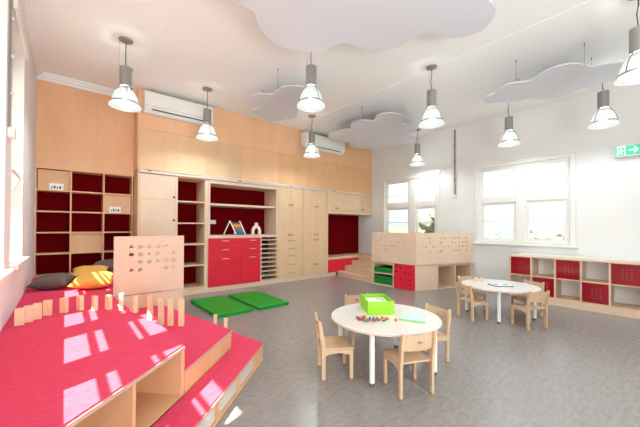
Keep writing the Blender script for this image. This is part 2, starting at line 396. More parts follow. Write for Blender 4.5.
# picture signs in two of its cells
def sign(x, z, label):
    s = thing('picture_sign', label, 'sign', (x, byf+.03, z), group='picture signs on the bookshelf')
    B().box(x-.1, x+.1, byf+.022, byf+.032, z, z+.12).build('board', M_PAPER, s)
    b = B()
    for k, (dx, w_, h_) in enumerate(((-.065, .02, .03), (-.025, .025, .05), (.015, .02, .035), (.055, .028, .045))):
        b.box(x+dx-w_/2, x+dx+w_/2, byf+.019, byf+.022, z+.025, z+.025+h_)
    b.build('printed_figures', M_INK, s)
sign(-.13, rz[4]+.0125, 'small white picture sign in the top left cell of the bookshelf')
sign(.78, rz[3]+.0125, 'small white picture sign in the right column of the bookshelf, second row')

# ------------------------------------------------------------------ joinery along the back wall
def knob(x, z, par, r=.016): B().lathe([(r, 0), (r, .006)], n=14).build('knob', M_KNOB, par, local=True) if False else _knob(x, z, par, r)
def _knob(x, z, par, r=.016):
    bl = B(); n = 14; y = YF-.021
    bl.extr([(x+r*math.cos(2*math.pi*i/n), y, z+r*math.sin(2*math.pi*i/n)) for i in range(n)], (0, -.008, 0)); return bl.build('knob', M_KNOB, par)
def door(par, x0, x1, z0, z1, m=M_BIRCH, knobs=(), nm='door', yf=YF-.02, yb=YF-.001):
    d = B().box(x0+.0013, x1-.0013, yf, yb, z0+.0013, z1-.0013).build(nm, m, par, .0015)
    for kx, kz in knobs: _knob(kx, kz, d, .022)
    return d
def bar(par, x0, x1, z, m=M_HAND, y=YF-.02):
    return B().box(x0, x1, y-.022, y-.0005, z-.007, z+.007).build('handle', m, par, .003)
YW = 7.60
# tall cupboard at the left end
t = thing('tall_cupboard', 'tall pale ply cupboard with round dark knobs at the left end of the joinery', 'cupboard', (1.46, 7.2, .1))
B().box(1.10, 1.128, YF-.02, YW, .1, 2.655).build('side_panel', M_BIRCH2, t)
B().box(1.128, 1.80, YF, YW, .1, 2.58).build('carcass', M_BIRCH, t)
B().box(1.80, 1.828, YF-.02, YW, .1, 2.58).build('side_panel', M_BIRCH, t)
for z0, z1, kz in ((2.06, 2.565, 2.125), (1.565, 2.06, 1.635), (.95, 1.565, 1.02), (.1, .95, .9)): door(t, 1.13, 1.798, z0, z1, knobs=((1.77, kz),))
# narrow open shelves
t = thing('open_shelf_unit', 'narrow open ply shelf unit with dark red backs left of the red drawers', 'shelf unit', (2.15, 7.2, .1))
B().box(1.83, 1.85, YF, YW, .1, 2.56).build('side_panel', M_BIRCH2, t); B().box(2.425, 2.50, YF, YW, .1, 2.58).build('side_panel', M_BIRCH, t)
B().box(1.83, 2.425, YF, YW, 2.56, 2.585).build('top_board', M_BIRCH2, t); B().box(1.85, 2.425, YF, YW, .1, .15).build('bottom_board', M_BIRCH2, t)
B().box(1.85, 2.425, 7.52, YW, .15, 2.56).build('felt_back', M_FELT, t)
for z in (.62, 1.09, 1.56, 2.035): B().box(1.85, 2.425, YF+.003, 7.519, z, z+.03).build('shelf', M_BIRCH2, t)
# display niche
t = thing('display_niche', 'wide ply framed display niche with red back above the red drawers', 'shelf unit', (3.4, 7.2, 1.23))
B().box(2.502, 2.545, YF-.015, YW, 1.235, 2.58).build('side_panel', M_BIRCH, t); B().box(4.315, 4.358, YF-.015, YW, 1.235, 2.58).build('side_panel', M_BIRCH, t)
B().box(2.545, 4.315, YF-.015, YW, 2.50, 2.58).build('top_board', M_BIRCH, t)
B().box(2.545, 4.315, YF-.015, YW, 1.235, 1.30).build('bottom_board', M_BIRCH, t)
B().box(2.545, 4.315, 7.57, YW, 1.30, 2.50).build('felt_back', M_FELT, t)
B().box(2.545, 4.315, YF+.06, 7.569, 2.0, 2.05).build('shelf', M_BIRCH, t)
# red drawers
t = thing('drawer_cabinet', 'bright red cabinet of drawers and doors under the display niche', 'cabinet', (3.19, 7.2, .1))
B().box(2.505, 3.85, YF, YW, .1, 1.23).build('carcass', M_BIRCH, t)
for x0, x1, hx in ((2.51, 3.32, 2.91), (3.32, 3.845, 3.62)):
    for z0, z1, hz, nm in ((1.03, 1.225, 1.165, 'drawer'), (.81, 1.03, .955, 'drawer'), (.105, .81, .745, 'door')):
        d = door(t, x0, x1, z0, z1, M_RED, nm=nm); bar(d, hx-.085, hx+.085, hz)
# paper trays
t = thing('paper_tray_unit', 'narrow ply unit of stacked paper trays right of the red drawers', 'shelf unit', (4.1, 7.2, .1))
B().box(3.853, 3.88, YF-.01, YW, .1, 1.233).build('side_panel', M_BIRCH, t); B().box(4.33, 4.358, YF-.01, YW, .1, 1.233).build('side_panel', M_BIRCH2, t)
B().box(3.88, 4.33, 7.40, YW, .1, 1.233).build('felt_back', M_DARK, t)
for i in range(10):
    z = .105+i*.1165; B().box(3.881, 4.329, YF-.008, 7.399, z, z+.022).build('tray_shelf', M_BIRCH, t)
# storage cupboards
t = thing('storage_cupboard', 'pale ply floor to rail cupboard with a stack of drawers beside the paper trays', 'cupboard', (4.78, 7.2, .1))
B().box(4.36, 5.20, YF, YW, .1, 2.60).build('carcass', M_BIRCH2, t)
door(t, 4.365, 4.775, 2.04, 2.58, M_BIRCH2, ((4.73, 2.11),)); door(t, 4.775, 5.197, 2.04, 2.58, M_BIRCH2, ((4.82, 2.11),))
door(t, 4.365, 4.775, 1.2, 2.04, M_BIRCH2, ((4.72, 1.285),)); door(t, 4.775, 5.197, 1.2, 2.04, M_BIRCH2, ((4.825, 1.285),))
for z0, z1 in ((.985, 1.2), (.78, .985), (.545, .78), (.31, .545), (.1, .31)):
    d = door(t, 4.365, 5.197, z0, z1, M_BIRCH2, nm='drawer'); bar(d, 4.70, 4.92, z1-.075, M_HANDP)
t = thing('storage_cupboard', 'pale ply floor to rail cupboard with three pairs of doors beside the alcove', 'cupboard', (5.65, 7.2, .1))
B().box(5.20, 6.10, YF, YW, .1, 2.60).build('carcass', M_BIRCH2, t)
for z0, z1, kz in ((2.04, 2.58, 2.105), (1.2, 2.04, 1.283), (.46, 1.2, 1.128), (.1, .46, .41)):
    door(t, 5.203, 5.69, z0, z1, M_BIRCH2, ((5.64, kz),)); door(t, 5.69, 6.098, z0, z1, M_BIRCH2, ((5.745, kz),))
# overhead cupboards above the alcove
t = thing('overhead_cupboard', 'pale ply wall cupboard over the red alcove with small paired knobs', 'cupboard', (7.1, 7.2, 1.99))
B().box(6.12, 8.195, YF, YW, 2.0, 2.60).build('carcass', M_BIRCH2, t)
B().box(6.12, 8.195, YF-.02, YW, 1.925, 1.998).build('bottom_board', M_BIRCH, t)
M_BIRCH3 = mat('birch_ply_gloss', (222, 186, 148), .3, spec=.55, noise=((230, 198, 162), (6, 6, 1.4), 5))
for x0, x1, kx in ((6.12, 6.54, 6.49), (6.54, 7.04, 6.585), (7.04, 7.74, 7.69), (7.74, 8.19, 7.785)):
    door(t, x0, x1, 2.03, 2.58, M_BIRCH3, ((kx, 2.10),))
# rail under the bulkhead
t = thing('picture_rail', 'pale metal hanging rail running along the joinery below the orange ply', 'rail', (4.6, YF-.03, 2.60))
B().box(1.12, 8.19, YF-.045, YF-.021, 2.585, 2.655).build('ply_batten', mat('pale_rail', (224, 202, 184), .4), t, .004)
B().tube([(1.2, YF-.055, 2.648), (6.55, YF-.055, 2.648)], .009, 10).build('rail_tube', M_WHITE, t, smooth=True)
for x in (1.3, 3.25, 4.75, 6.4): B().box(x-.03, x+.03, YF-.058, YF-.0455, 2.615, 2.635).build('bracket', M_METALD, t)

# alcove seat
t = thing('alcove_seat', 'deep red felt lined reading alcove with ply seat between cupboard and steps', 'alcove', (7.1, 7.2, .0))
B().box(6.115, 6.16, YF-.02, YW, .1, 1.923).build('side_panel', M_BIRCH, t)
B().box(6.16, 8.195, YF-.02, YW, .50, .575).build('seat_board', M_BIRCH2, t)
B().box(6.16, 8.185, 7.54, YW, .576, 1.923).build('felt_back', M_FELT, t)
B().box(6.16, 7.55, YF-.01, YF+.02, .1, .499).build('red_front_panel', M_RED, t)
B().box(6.162, 6.175, YF+.0, 7.539, .577, 1.92).build('felt_side', M_FELT, t)

# ------------------------------------------------------------------ steps to the play tower
t = thing('play_steps', 'four pale ply steps rising towards the play tower beside the alcove', 'steps', (7.2, 6.1, 0))
xs_ = [6.56, 6.88, 7.20, 7.52]; hs = [.13, .275, .42, .57]
for i in range(4):
    x0 = xs_[i]; dxs = -.27     # risers splay a little towards the tower
    x1 = xs_[i+1] if i < 3 else 8.19
    d1 = dxs if i < 3 else 0
    B().prism([(x0, 6.925), (x0+dxs, 5.33), (8.19 if i == 3 else x1+d1, 5.33), (x1, 6.925)], 0.0, hs[i]-.03).build('riser', M_BIRCH, t)
    B().prism([(x0-.01, 6.926), (x0+dxs-.01, 5.329), (8.19 if i == 3 else x1+d1-.012, 5.329), (x1-.012 if i < 3 else 8.19, 6.926)], hs[i]-.03, hs[i]).build('tread', M_BIRCH2, t)

# ------------------------------------------------------------------ play tower
A_, B_, C_ = Vector((6.30, 5.31, 0)), Vector((6.31, 4.0, 0)), Vector((8.02, 3.45, 0))
t = thing('play_tower', 'pale ply play tower with pierced parapet standing in the corner below the far window', 'play structure', (7.1, 4.4, 0))
H0, H1 = .61, 1.375
dBC = (C_-B_).normalized(); nBC = Vector((-dBC.y, dBC.x, 0))   # points inwards (+y)
def kinds(s): return {'T': 't', 'O': 'o', 'S': 's'}[s]
# left parapet; u from far end (A) to near end (B)
Lw = (A_-B_).length; h = H1-H0
rows = [h-.13-.105*i for i in range(4)]
def place(pts, w, h_, px0, px1):   # pts: (fraction of width, row, kind)
    return pts
holesL = []
GL = .083
u0 = .10
for r_, cols in enumerate(((0, 2, 3, 4, 6, 7, 9), (1, 2, 5, 7, 9), (0, 2, 3, 5, 6), (0, 1, 3, 4, 8, 9))):
    for k in cols:
        holesL.append((u0+k*.105, rows[r_], random.choice('tos'), .024))
bl = perforated(B(), (A_.x-.02, A_.y, H0), (B_-A_).normalized(), (0, 0, 1), (1, 0, 0), Lw, h, .03, holesL, .056)
bl.build('pierced_panel', M_BIRCH, t)
Rw = (C_-B_).length; holesR = []
for r_, cols in enumerate(((2, 3, 6, 7, 9, 10, 11, 13), (3, 6, 9, 10, 11, 12, 13), (2, 4, 7, 8, 11, 12, 13), (3, 5, 6, 9, 10, 11, 13))):
    for k in cols: holesR.append((.06+k*.117, rows[r_], random.choice('tos'), .024))
bl = perforated(B(), (B_.x-nBC.x*.02, B_.y-nBC.y*.02, H0), dBC, (0, 0, 1), nBC, Rw, h, .03, holesR, .056)
bl.build('pierced_panel', M_BIRCH2 if False else M_BIRCH, t)
deck = [(A_.x+.03, A_.y), (B_.x+.035, B_.y+.03), (C_.x, C_.y+.04), (8.19, 3.45), (8.19, A_.y)]
B().prism(deck, .545, .60).build('deck', M_BIRCH2, t)
# base under left parapet: posts, cubbies, red door
def lp(s, inn=0): p = A_+(B_-A_).normalized()*s; return (p.x+inn, p.y)
def upboard(bl, s0, s1, inn0, inn1, z0, z1):
    a, b = lp(s0, inn0), lp(s1, inn0); c_, d_ = lp(s1, inn1), lp(s0, inn1); bl.prism([a, b, c_, d_], z0, z1); return bl
upboard(B(), 0, .03, 0, .6, 0, .600).build('end_panel', M_BIRCH, t)
upboard(B(), .665, .695, 0, .6, 0, .600).build('divider', M_BIRCH, t)
upboard(B(), .03, .665, 0, .6, 0, .03).build('bottom_board', M_BIRCH, t)
upboard(B(), .03, .665, 0, .6, .30, .325).build('shelf', M_BIRCH, t)
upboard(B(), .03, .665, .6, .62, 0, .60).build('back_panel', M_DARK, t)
hs_ = []
for (u, v) in ((.08, .53), (.20, .51), (.45, .53), (.08, .41), (.33, .40), (.45, .39), (.08, .24), (.20, .22), (.45, .23), (.08, .13), (.33, .11), (.45, .11)):
    hs_.append((u, v, random.choice('tos'), .026))
w_ = Lw-.695-.025
p0 = lp(.697)
bl = perforated(B(), (p0[0]+.0, p0[1], .005), (B_-A_).normalized(), (0, 0, 1), (1, 0, 0), w_, .60, .02, hs_, .07)
bl.build('pierced_red_door', M_RED, t)
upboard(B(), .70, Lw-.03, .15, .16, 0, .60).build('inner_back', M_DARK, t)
# base under right parapet
def rp(s, inn=0): p = B_+dBC*s+nBC*inn; return (p.x, p.y)
def rboard(bl, s0, s1, i0, i1, z0, z1): bl.prism([rp(s0, i0), rp(s1, i0), rp(s1, i1), rp(s0, i1)], z0, z1); return bl
rboard(B(), 0, .655, 0, .02, 0, .600).build('front_panel', M_BIRCH, t)
rboard(B(), .655, .685, 0, .55, 0, .600).build('divider', M_BIRCH, t)
rboard(B(), 1.22, 1.25, 0, .55, 0, .600).build('divider', M_BIRCH, t)
rboard(B(), Rw-.03, Rw, 0, .55, 0, .600).build('end_panel', M_BIRCH, t)
rboard(B(), .685, Rw-.03, .55, .57, 0, .600).build('back_panel', M_BIRCH, t)
rboard(B(), .685, 1.22, 0, .55, 0, .03).build('bottom_board', M_BIRCH2, t)
rboard(B(), 1.25, Rw-.03, 0, .55, 0, .03).build('bottom_board', M_BIRCH2, t)
# green mats folded in the two cubbies
lab = ['green folded mat lying on the tower floor cubby, lowest of three', 'green folded mat in the lower tower cubby, middle of three', 'green folded mat in the lower tower cubby, topmost of three',
       'green folded mat on the tower shelf, lower of two', 'green folded mat on the tower shelf, upper of two']
for k, z in enumerate((.032, .102, .172, .327, .392)):
    o = upboard(B(), .05, .645, .03, .57, z, z+(.066 if k < 3 else .061)).build('folded_mat', M_GREEND, None, .012)
    tag(o, lab[k], 'mat', 'folded green mats in the tower cubbies')

# ------------------------------------------------------------------ low shelves on the right wall
t = thing('low_shelf', 'long low ply shelf of two rows with crimson doors along the right wall', 'shelf unit', (7.5, .6, 0))
ys = [2.355, 1.958, 1.565, 1.178, .79, .40, .01]
xf, xb = 7.29, 7.737
B().box(xf, xb, ys[-1], ys[0], 0, .13).build('plinth', M_BIRCH, t)
B().box(xf, xb, ys[-1], ys[0], .895, .92).build('top_board', M_BIRCH, t)
B().box(xf, xb, ys[-1], ys[0], .131, .15).build('bottom_board', M_BIRCH2, t)
B().box(xb-.012, xb, ys[-1], ys[0], .151, .894).build('white_back_panel', mat('shelf_back_white', (252, 252, 255), .5), t)
for i, y in enumerate(ys):
    a = y-.026 if i == 0 else (y if i == len(ys)-1 else y-.013)
    B().box(xf, xb-.013, a, a+.026, .151, .894).build('divider', M_BIRCH, t)
for i in range(6):
    ya_, yb_ = ys[i+1]+(.026 if i == 5 else .013), ys[i]-(.026 if i == 0 else .013)
    B().box(xf+.002, xb-.013, ya_, yb_, .512, .534).build('shelf', M_BIRCH2, t)
    top = i % 2 == 0
    z0, z1 = (.536, .892) if top else (.153, .51)
    d = B().box(xf+.012, xf+.022, ya_+.003, yb_-.003, z0, z1).build('door', M_REDACR, t)
    dots = B(); cy_ = (ya_+yb_)/2
    for a in range(3):
        for b in range(5): dots.box(xf+.0108, xf+.0118, cy_-.085+a*.055, cy_-.06+a*.055, z0+.085+b*.042, z0+.098+b*.042)
    dots.build('vent_slots', mat('slot_pattern', (182, 60, 66), .4), d)

# ------------------------------------------------------------------ carpeted platform
M_PPLY = mat('platform_ply', (216, 164, 120), .5, spec=.2, noise=((224, 176, 134), (5, 5, 1.3), 5))
M_PEDGE = mat('platform_nosing', (196, 160, 144), .5)
t = thing('carpeted_platform', 'three tier magenta carpeted platform with ply cubbies along the left wall', 'platform', (.4, 3, 0))
P0, P1 = Vector((XL+.002, 1.445, 0)), Vector((.724, 2.485, 0)); P2 = Vector((1.408, 3.155, 0)); Lz, Mz, Tz = .19, .38, .58
top_poly = [(XL+.002, 1.452), (.724, 2.485), (.712, 3.02), (.605, 3.62), (.492, 4.795), (.492, 4.82), (1.08, 4.82), (1.08, 7.40), (XL+.002, 7.40)]
top_in = [(XL+.002, 1.462), (.716, 2.49), (.704, 3.02), (.597, 3.62), (.492, 4.79), (.492, 4.82), (1.08, 4.82), (1.08, 7.40), (XL+.002, 7.40)]
B().prism(top_poly, Tz-.035, Tz-.012).build('top_board', M_PEDGE, t)
B().prism(top_in, Tz-.012, Tz).build('top_carpet', M_CARPET, t)
# body behind the cubbies
body = [(XL+.002, 2.0), (.30, 2.65), (.70, 3.0), (.595, 3.62), (.485, 4.795), (.485, 4.82), (1.075, 4.82), (1.075, 7.40), (XL+.002, 7.40)]
B().prism(body, 0.0, Tz-.035).build('body', M_PPLY, t)
B().prism([(.704, 2.50), (.724, 2.497), (.712, 3.02), (.69, 3.02)], .0, Tz-.036).build('side_panel', M_PPLY, t)
dF = (P1-P0).normalized(); nF = Vector((-dF.y, dF.x, 0))
LF = (P1-P0).length
def fp(s, i): p = P0+dF*s+nF*i; return (p.x, p.y)
for s in (LF-.03, LF-.03-.50, LF-.03-1.0, LF-1.53):
    if s > 0: B().prism([fp(s, .012), fp(s+.025, .012), fp(s+.025, .46), fp(s, .46)], Lz, Tz-.036).build('divider', M_PPLY, t)
B().prism([fp(0, .012), fp(LF-.03, .012), fp(LF-.03, .45), fp(0, .45)], Lz+.0, Lz+.012).build('cubby_floor', M_PPLY, t)
# middle tier
mid = [(.745, 2.515), (1.405, 3.155), (1.195, 4.21), (1.075, 4.79), (.495, 4.79), (.61, 3.62), (.715, 3.02), (.727, 2.5)]
B().prism(mid, Mz-.034, Mz-.012).build('middle_board', M_PEDGE, t)
B().prism([(.738, 2.52), (1.395, 3.155), (1.187, 4.205), (1.067, 4.785), (.495, 4.785), (.612, 3.62), (.716, 3.02), (.729, 2.51)], Mz-.012, Mz).build('middle_carpet', M_CARPET, t)
B().prism([(.75, 2.53), (1.40, 3.157), (1.19, 4.205), (1.07, 4.785), (.50, 4.785), (.72, 3.02), (.73, 2.51)], 0, Mz-.034).build('middle_body', M_PPLY, t)
# low tier
low = [(-.0, 1.42), (1.735, 3.038), (1.622, 3.585), (1.50, 4.18), (1.21, 4.18), (1.41, 3.155), (.74, 2.51), (-.15, 1.70)]
low = [(-.05, 1.39), (1.735, 3.038), (1.622, 3.585), (1.50, 4.18), (1.21, 4.15), (1.412, 3.155), (.73, 2.49), (XL+.01, 1.447), (XL+.01, 1.05)]
B().prism(low, Lz-.03, Lz-.011).build('lower_board', M_PEDGE, t)
lowc = [(-.056, 1.398), (1.725, 3.04), (1.613, 3.583), (1.492, 4.17), (1.213, 4.15), (1.412, 3.155), (.73, 2.49), (XL+.012, 1.45), (XL+.012, 1.06)]
B().prism(lowc, Lz-.011, Lz).build('lower_carpet', M_CARPET, t)
Q0, Q1 = Vector((-.05, 1.39, 0)), Vector((1.735, 3.038, 0)); dQ = (Q1-Q0).normalized(); nQ = Vector((-dQ.y, dQ.x, 0)); LQ = (Q1-Q0).length
def qp(s, i): p = Q0+dQ*s+nQ*i; return (p.x, p.y)
lb = [qp(0, .05), qp(LQ-.02, .05), (1.60, 3.58), (1.485, 4.16), (1.20, 4.14), (1.39, 3.17), (.72, 2.53), (XL+.01, 1.5)]
B().prism(lb, 0, Lz-.03).build('lower_body', M_PPLY, t)
B().prism([qp(LQ-.26, .006), qp(LQ-.004, .006), qp(LQ-.004, .05), qp(LQ-.26, .05)], 0, Lz-.0305).build('corner_panel', M_PPLY, t)
s = LQ-.26
for k in range(5):
    s1 = s; s0 = s-.42
    if s0 < 0: break
    f = B(); f.prism([qp(s1-.02, .008), qp(s1, .008), qp(s1, .049), qp(s1-.02, .049)], 0, Lz-.031); f.prism([qp(s0, .008), qp(s0+.02, .008), qp(s0+.02, .049), qp(s0, .049)], 0, Lz-.031)
    f.prism([qp(s0+.02, .008), qp(s1-.02, .008), qp(s1-.02, .049), qp(s0+.02, .049)], 0, .02)
    fo = f.build('drawer_frame', M_PPLY, t)
    B().prism([qp(s0+.021, .03), qp(s1-.021, .03), qp(s1-.021, .036), qp(s0+.021, .036)], .021, Lz-.031).build('clear_front', M_PANEACR, fo)
    s = s0
B().prism([(1.735-.02, 3.03), (1.73, 3.045), (1.617, 3.59), (1.497, 4.17), (1.48, 4.17)], 0, Lz-.0305).build('side_panel', M_PPLY, t)

# ------------------------------------------------------------------ pierced room divider
t = thing('pierced_divider', 'pale ply divider with geometric cut-outs standing on a box behind the wooden blocks', 'divider', (.93, 4.9, 0))
holes = []
w0, h0 = .875, .79
pxs = [132, 144, 157, 168, 178.5, 188]
def hu(px): return (px-113.6)/(184-113.6)
us = [.16+.0, .285, .41, .53, .64, .745]
vs_ = [.79-.145, .79-.25, .79-.355, .79-.46]
lay = {(0,0):'t',(1,0):'o',(2,0):'t',(3,0):'s',(4,0):'o',
       (0,1):'o',(1,1):'s',(2,1):'t',(3,1):'o',(5,1):'t',
       (1,2):'o',(2,2):'s',(3,2):'t',(4,2):'o',(5,2):'s',
       (0,3):'t',(1,3):'s',(4,3):'o',(5,3):'t'}
for (i, j), k in lay.items(): holes.append((.20+i*.105, vs_[j], k, .029))
perforated(B(), (.495, 4.80, .575), (1, 0, 0), (0, 0, 1), (0, 1, 0), w0, h0, .02, holes, .075).build('pierced_panel', M_BIRCH, t)
B().box(.495, 1.37, 4.80, 4.819, 0, .562).build('front_panel', M_BIRCH, t)
B().box(1.35, 1.37, 4.82, 5.35, 0, .570).build('side_panel', M_BIRCH, t)
B().box(1.085, 1.35, 4.82, 5.35, .55, .570).build('top_board', M_BIRCH, t)
B().box(1.085, 1.35, 5.33, 5.35, 0, .549).build('back_panel', M_BIRCH, t)

# ------------------------------------------------------------------ cushions
def cushion(name, cx_, cy_, z, L, Wd, H, rz_, tilt, m, label, roll=0):
    bl = B(); bm = bl.bm; n = 16; grid = {}
    for s in (1, -1):
        for i in range(n+1):
            for j in range(n+1):
                u, v = i/n*2-1, j/n*2-1
                e = max(0, (1-abs(u)**2.6))*max(0, (1-abs(v)**2.6))
                pin = 1-.10*(1-abs(v)**2)*abs(u)**3, 1-.10*(1-abs(u)**2)*abs(v)**3
                x_, y_ = u*L/2*pin[0], v*Wd/2*pin[1]
                zz = s*H/2*(e**.55)*(1+.06*math.sin(5*u+3*v+cx_*9))
                grid[(s, i, j)] = bm.verts.new((x_, y_, zz))
        for i in range(n):
            for j in range(n): bm.faces.new([grid[(s, i, j)], grid[(s, i+1, j)], grid[(s, i+1, j+1)], grid[(s, i, j+1)]])
    bmesh.ops.remove_doubles(bm, verts=bm.verts, dist=1e-4)
    o = bl.build(name, m, None, smooth=True)
    o.location = (cx_, cy_, z); o.rotation_euler = (R(tilt), R(roll), R(rz_))
    return tag(o, label, 'cushion', 'cushions on the platform')
cushion('cushion', -.125, 5.92, .69, .46, .38, .20, -22, 10, M_GREYC, 'charcoal cushion lying on the platform nearest the left wall')
cushion('cushion', .34, 5.62, .70, .52, .46, .20, -14, 9, M_YELC, 'mustard yellow cushion lying in front of its twin on the platform')
cushion('cushion', .33, 6.28, .74, .50, .42, .18, -5, 14, M_YELC, 'mustard yellow cushion lying behind the sunlit yellow one')
cushion('cushion', .62, 6.80, .78, .52, .42, .18, -28, 14, M_GREYC, 'charcoal cushion partly hidden behind the pierced ply divider')

# ------------------------------------------------------------------ wooden blocks
def block(x, y, z, w_, d_, h_, rz_, label):
    o = B().box(-w_/2, w_/2, -d_/2, d_/2, 0, h_).build('wooden_block', M_PINE2, None, .003)
    o.location = (x, y, z); o.rotation_euler = (0, 0, R(rz_)); tag(o, label, 'wooden block', 'wooden blocks standing in a curve on the platform')
ordn = ['nearest the left wall', 'second from the left wall', 'third from the left wall', 'fourth from the left wall', 'fifth from the left wall, in the sun', 'sixth from the left wall',
        'seventh from the left wall', 'eighth from the left wall', 'ninth from the wall, at the divider foot', 'last before the step down']
bk = [(-.315, 3.94, 8), (-.258, 4.02, 4), (-.20, 4.09, 0), (-.128, 4.19, -18), (.0, 4.22, -42), (.135, 4.23, -60), (.257, 4.12, -75), (.378, 4.08, -62), (.482, 3.95, 70), (.588, 3.75, 65)]
for i, (x, y, a) in enumerate(bk): block(x, y, .58, .066 if i < 8 else .05, .04, .158 if i < 8 else .185, a, 'upright wooden block on the upper tier, ' + ordn[i])
ordm = ['tall wooden block on the middle tier, nearest the upper tier', 'tall wooden block on the middle tier, second along', 'tall wooden block on the middle tier, third along', 'tall wooden block on the middle tier, rightmost']
for i, (x, y) in enumerate(((.79, 4.08), (.845, 3.80), (.925, 3.715), (1.015, 3.63))): block(x, y, .38, .055, .04, .30, -40, ordm[i])
for i, (x, y) in enumerate(((1.52, 3.93), (1.565, 3.70))): block(x, y, .19, .045, .04, .155, -20, ('small upright block on the lowest tier behind the middle tier corner, farther one', 'small upright block on the lowest tier behind the middle tier corner, nearer one')[i])

# ------------------------------------------------------------------ floor mats
for i, (x0, x1, y0, y1) in enumerate(((1.91, 2.575, 4.88, 6.23), (2.675, 3.335, 4.88, 6.20))):
    o = B().box(x0, x1, y0, y1, 0, .055).build('exercise_mat', M_GREEN, None, .012, seg=3)
    tag(o, ('bright green floor mat nearer the carpeted platform', 'bright green floor mat farther from the platform, below the paper trays')[i], 'mat', 'green mats on the floor')

# ------------------------------------------------------------------ tables
def table(cx_, cy_, label, legang, r=.588, legr=.52):
    t = thing('round_table', label, 'table', (cx_, cy_, 0), group='round white tables')
    B().lathe([(r-.004, .498), (r, .501), (r, .521), (r-.004, .525)], n=64).build('table_top', M_TABLE, t, local=True)
    B().lathe([(r-.001, .502), (r+.0015, .503), (r+.0015, .519), (r-.001, .5195)], n=64, cap=False).build('edge_band', mat('table_edge', (222, 200, 178), .5), t, local=True)
    for a in legang:
        x, y = legr*math.cos(R(a)), legr*math.sin(R(a))
        l = B().lathe([(.026, .03), (.026, .497)], (x, y, 0), 20).build('leg', M_LEG, t, local=True, smooth=False)
        B().lathe([(.022, 0), (.024, .029)], (x, y, 0), 16).build('foot', M_FOOT, l, local=True)
    f = B(); rr = legr-.06
    pts = [(rr*math.cos(R(a)), rr*math.sin(R(a))) for a in legang]
    for i in range(4):
        a, b = pts[i], pts[(i+1) % 4]; f.plank(a, b, .02, .46, .497)
    f.build('under_frame', M_LEG, t, local=True)
    return t
table(2.712, 2.105, 'large round white table with green box and beads in the foreground', (205, 292, 115, 22))
table(5.71, 2.0, 'round white table with magazine standing before the crimson doors', (199, 291, 111, 21), legr=.50)

# ------------------------------------------------------------------ toddler chairs
def make_chair():
    t = thing('toddler_chair', '', 'chair', (0, 0, 0), group='small wooden chairs around the round tables')
    hw = .16; sd_ = .145     # forward = +y
    for sx_ in (-1, 1):
        # back post: leans back slightly above the seat, rounded top
        x = sx_*hw
        prof = [(-.135-.02, 0), (-.135+.018, 0), (-.135+.02, .29), (-.135+.0, .44), (-.158, .555), (-.168, .575), (-.182, .578), (-.190, .565), (-.178, .44), (-.157, .30)]
        B().extr([(x-.014, y, z) for y, z in prof], (.028, 0, 0)).build('back_leg', M_PINE, t, .004, local=True)
        B().box(x-.014, x+.014, .125, .160, 0, .285).build('front_leg', M_PINE, t, .004, local=True)
        # arched side rail
        n = 8; lo = [(-.115+.24*i/n, .235+.022*math.sin(math.pi*i/n)) for i in range(n+1)]
        B().extr([(x-.011, a, b) for a, b in lo]+[(x-.011, .125, .287), (x-.011, -.115, .287)], (.022, 0, 0)).build('side_rail', M_PINE, t, local=True)
    s = B().box(-.172, .172, -.135, .172, .288, .306).build('seat', M_PINE, t, .006, local=True)
    B().box(-.146, .146, .130, .150, .245, .287).build('front_rail', M_PINE, t, local=True)
    # curved backrest with slot
    bl = B(); bm = bl.bm; N_ = 12; z0, z1 = .415, .555
    def yb(u, z): return -.152-.028*(1-u*u)-.14*(z-.42)
    us_ = [-1+2*i/N_ for i in range(N_+1)]; zs_ = [z0, .475, .50, z1]
    for i in range(N_):
        for j in range(3):
            if j == 1 and i in (5, 6): 
                continue
            q = []
            for u, z in ((us_[i], zs_[j]), (us_[i+1], zs_[j]), (us_[i+1], zs_[j+1]), (us_[i], zs_[j+1])): q.append(bm.verts.new((u*.146, yb(u, z), z)))
            bm.faces.new(q)
    bmesh.ops.remove_doubles(bm, verts=bm.verts, dist=1e-5)
    g = bmesh.ops.solidify(bm, geom=bm.faces[:], thickness=.014)
    bl.build('backrest', M_PINE, t, local=True)
    return t
ch0 = make_chair()
def chair(x, y, fx, fy, label, first=False):
    o = ch0 if first else copy_tree(ch0)
    o.location = (x, y, 0); o.rotation_euler = (0, 0, math.atan2(fy, fx)-math.pi/2); setlabel(o, label)
chair(2.470, 1.645, .41, .91, 'small wooden chair with its back to the camera, in front of the table with beads', True)
chair(2.160, 2.325, .845, -.535, 'small wooden chair at the left side of the table with the green box')
chair(3.03, 2.74, -.46, -.89, 'small wooden chair half hidden behind the green box')
chair(3.195, 1.87, -.98, .20, 'small wooden chair at the right side of the table with the mint folder')
chair(5.21, 2.235, .90, -.43, 'small wooden chair at the left of the farther table, side towards the camera')
chair(5.44, 1.49, .48, .88, 'small wooden chair with slotted back turned to the camera at the farther table')
chair(6.17, 1.72, -.93, .37, 'small wooden chair at the right of the farther table before the crimson door')
chair(5.86, 2.52, -.55, -.83, 'small wooden chair behind the farther table, nearest the play tower')

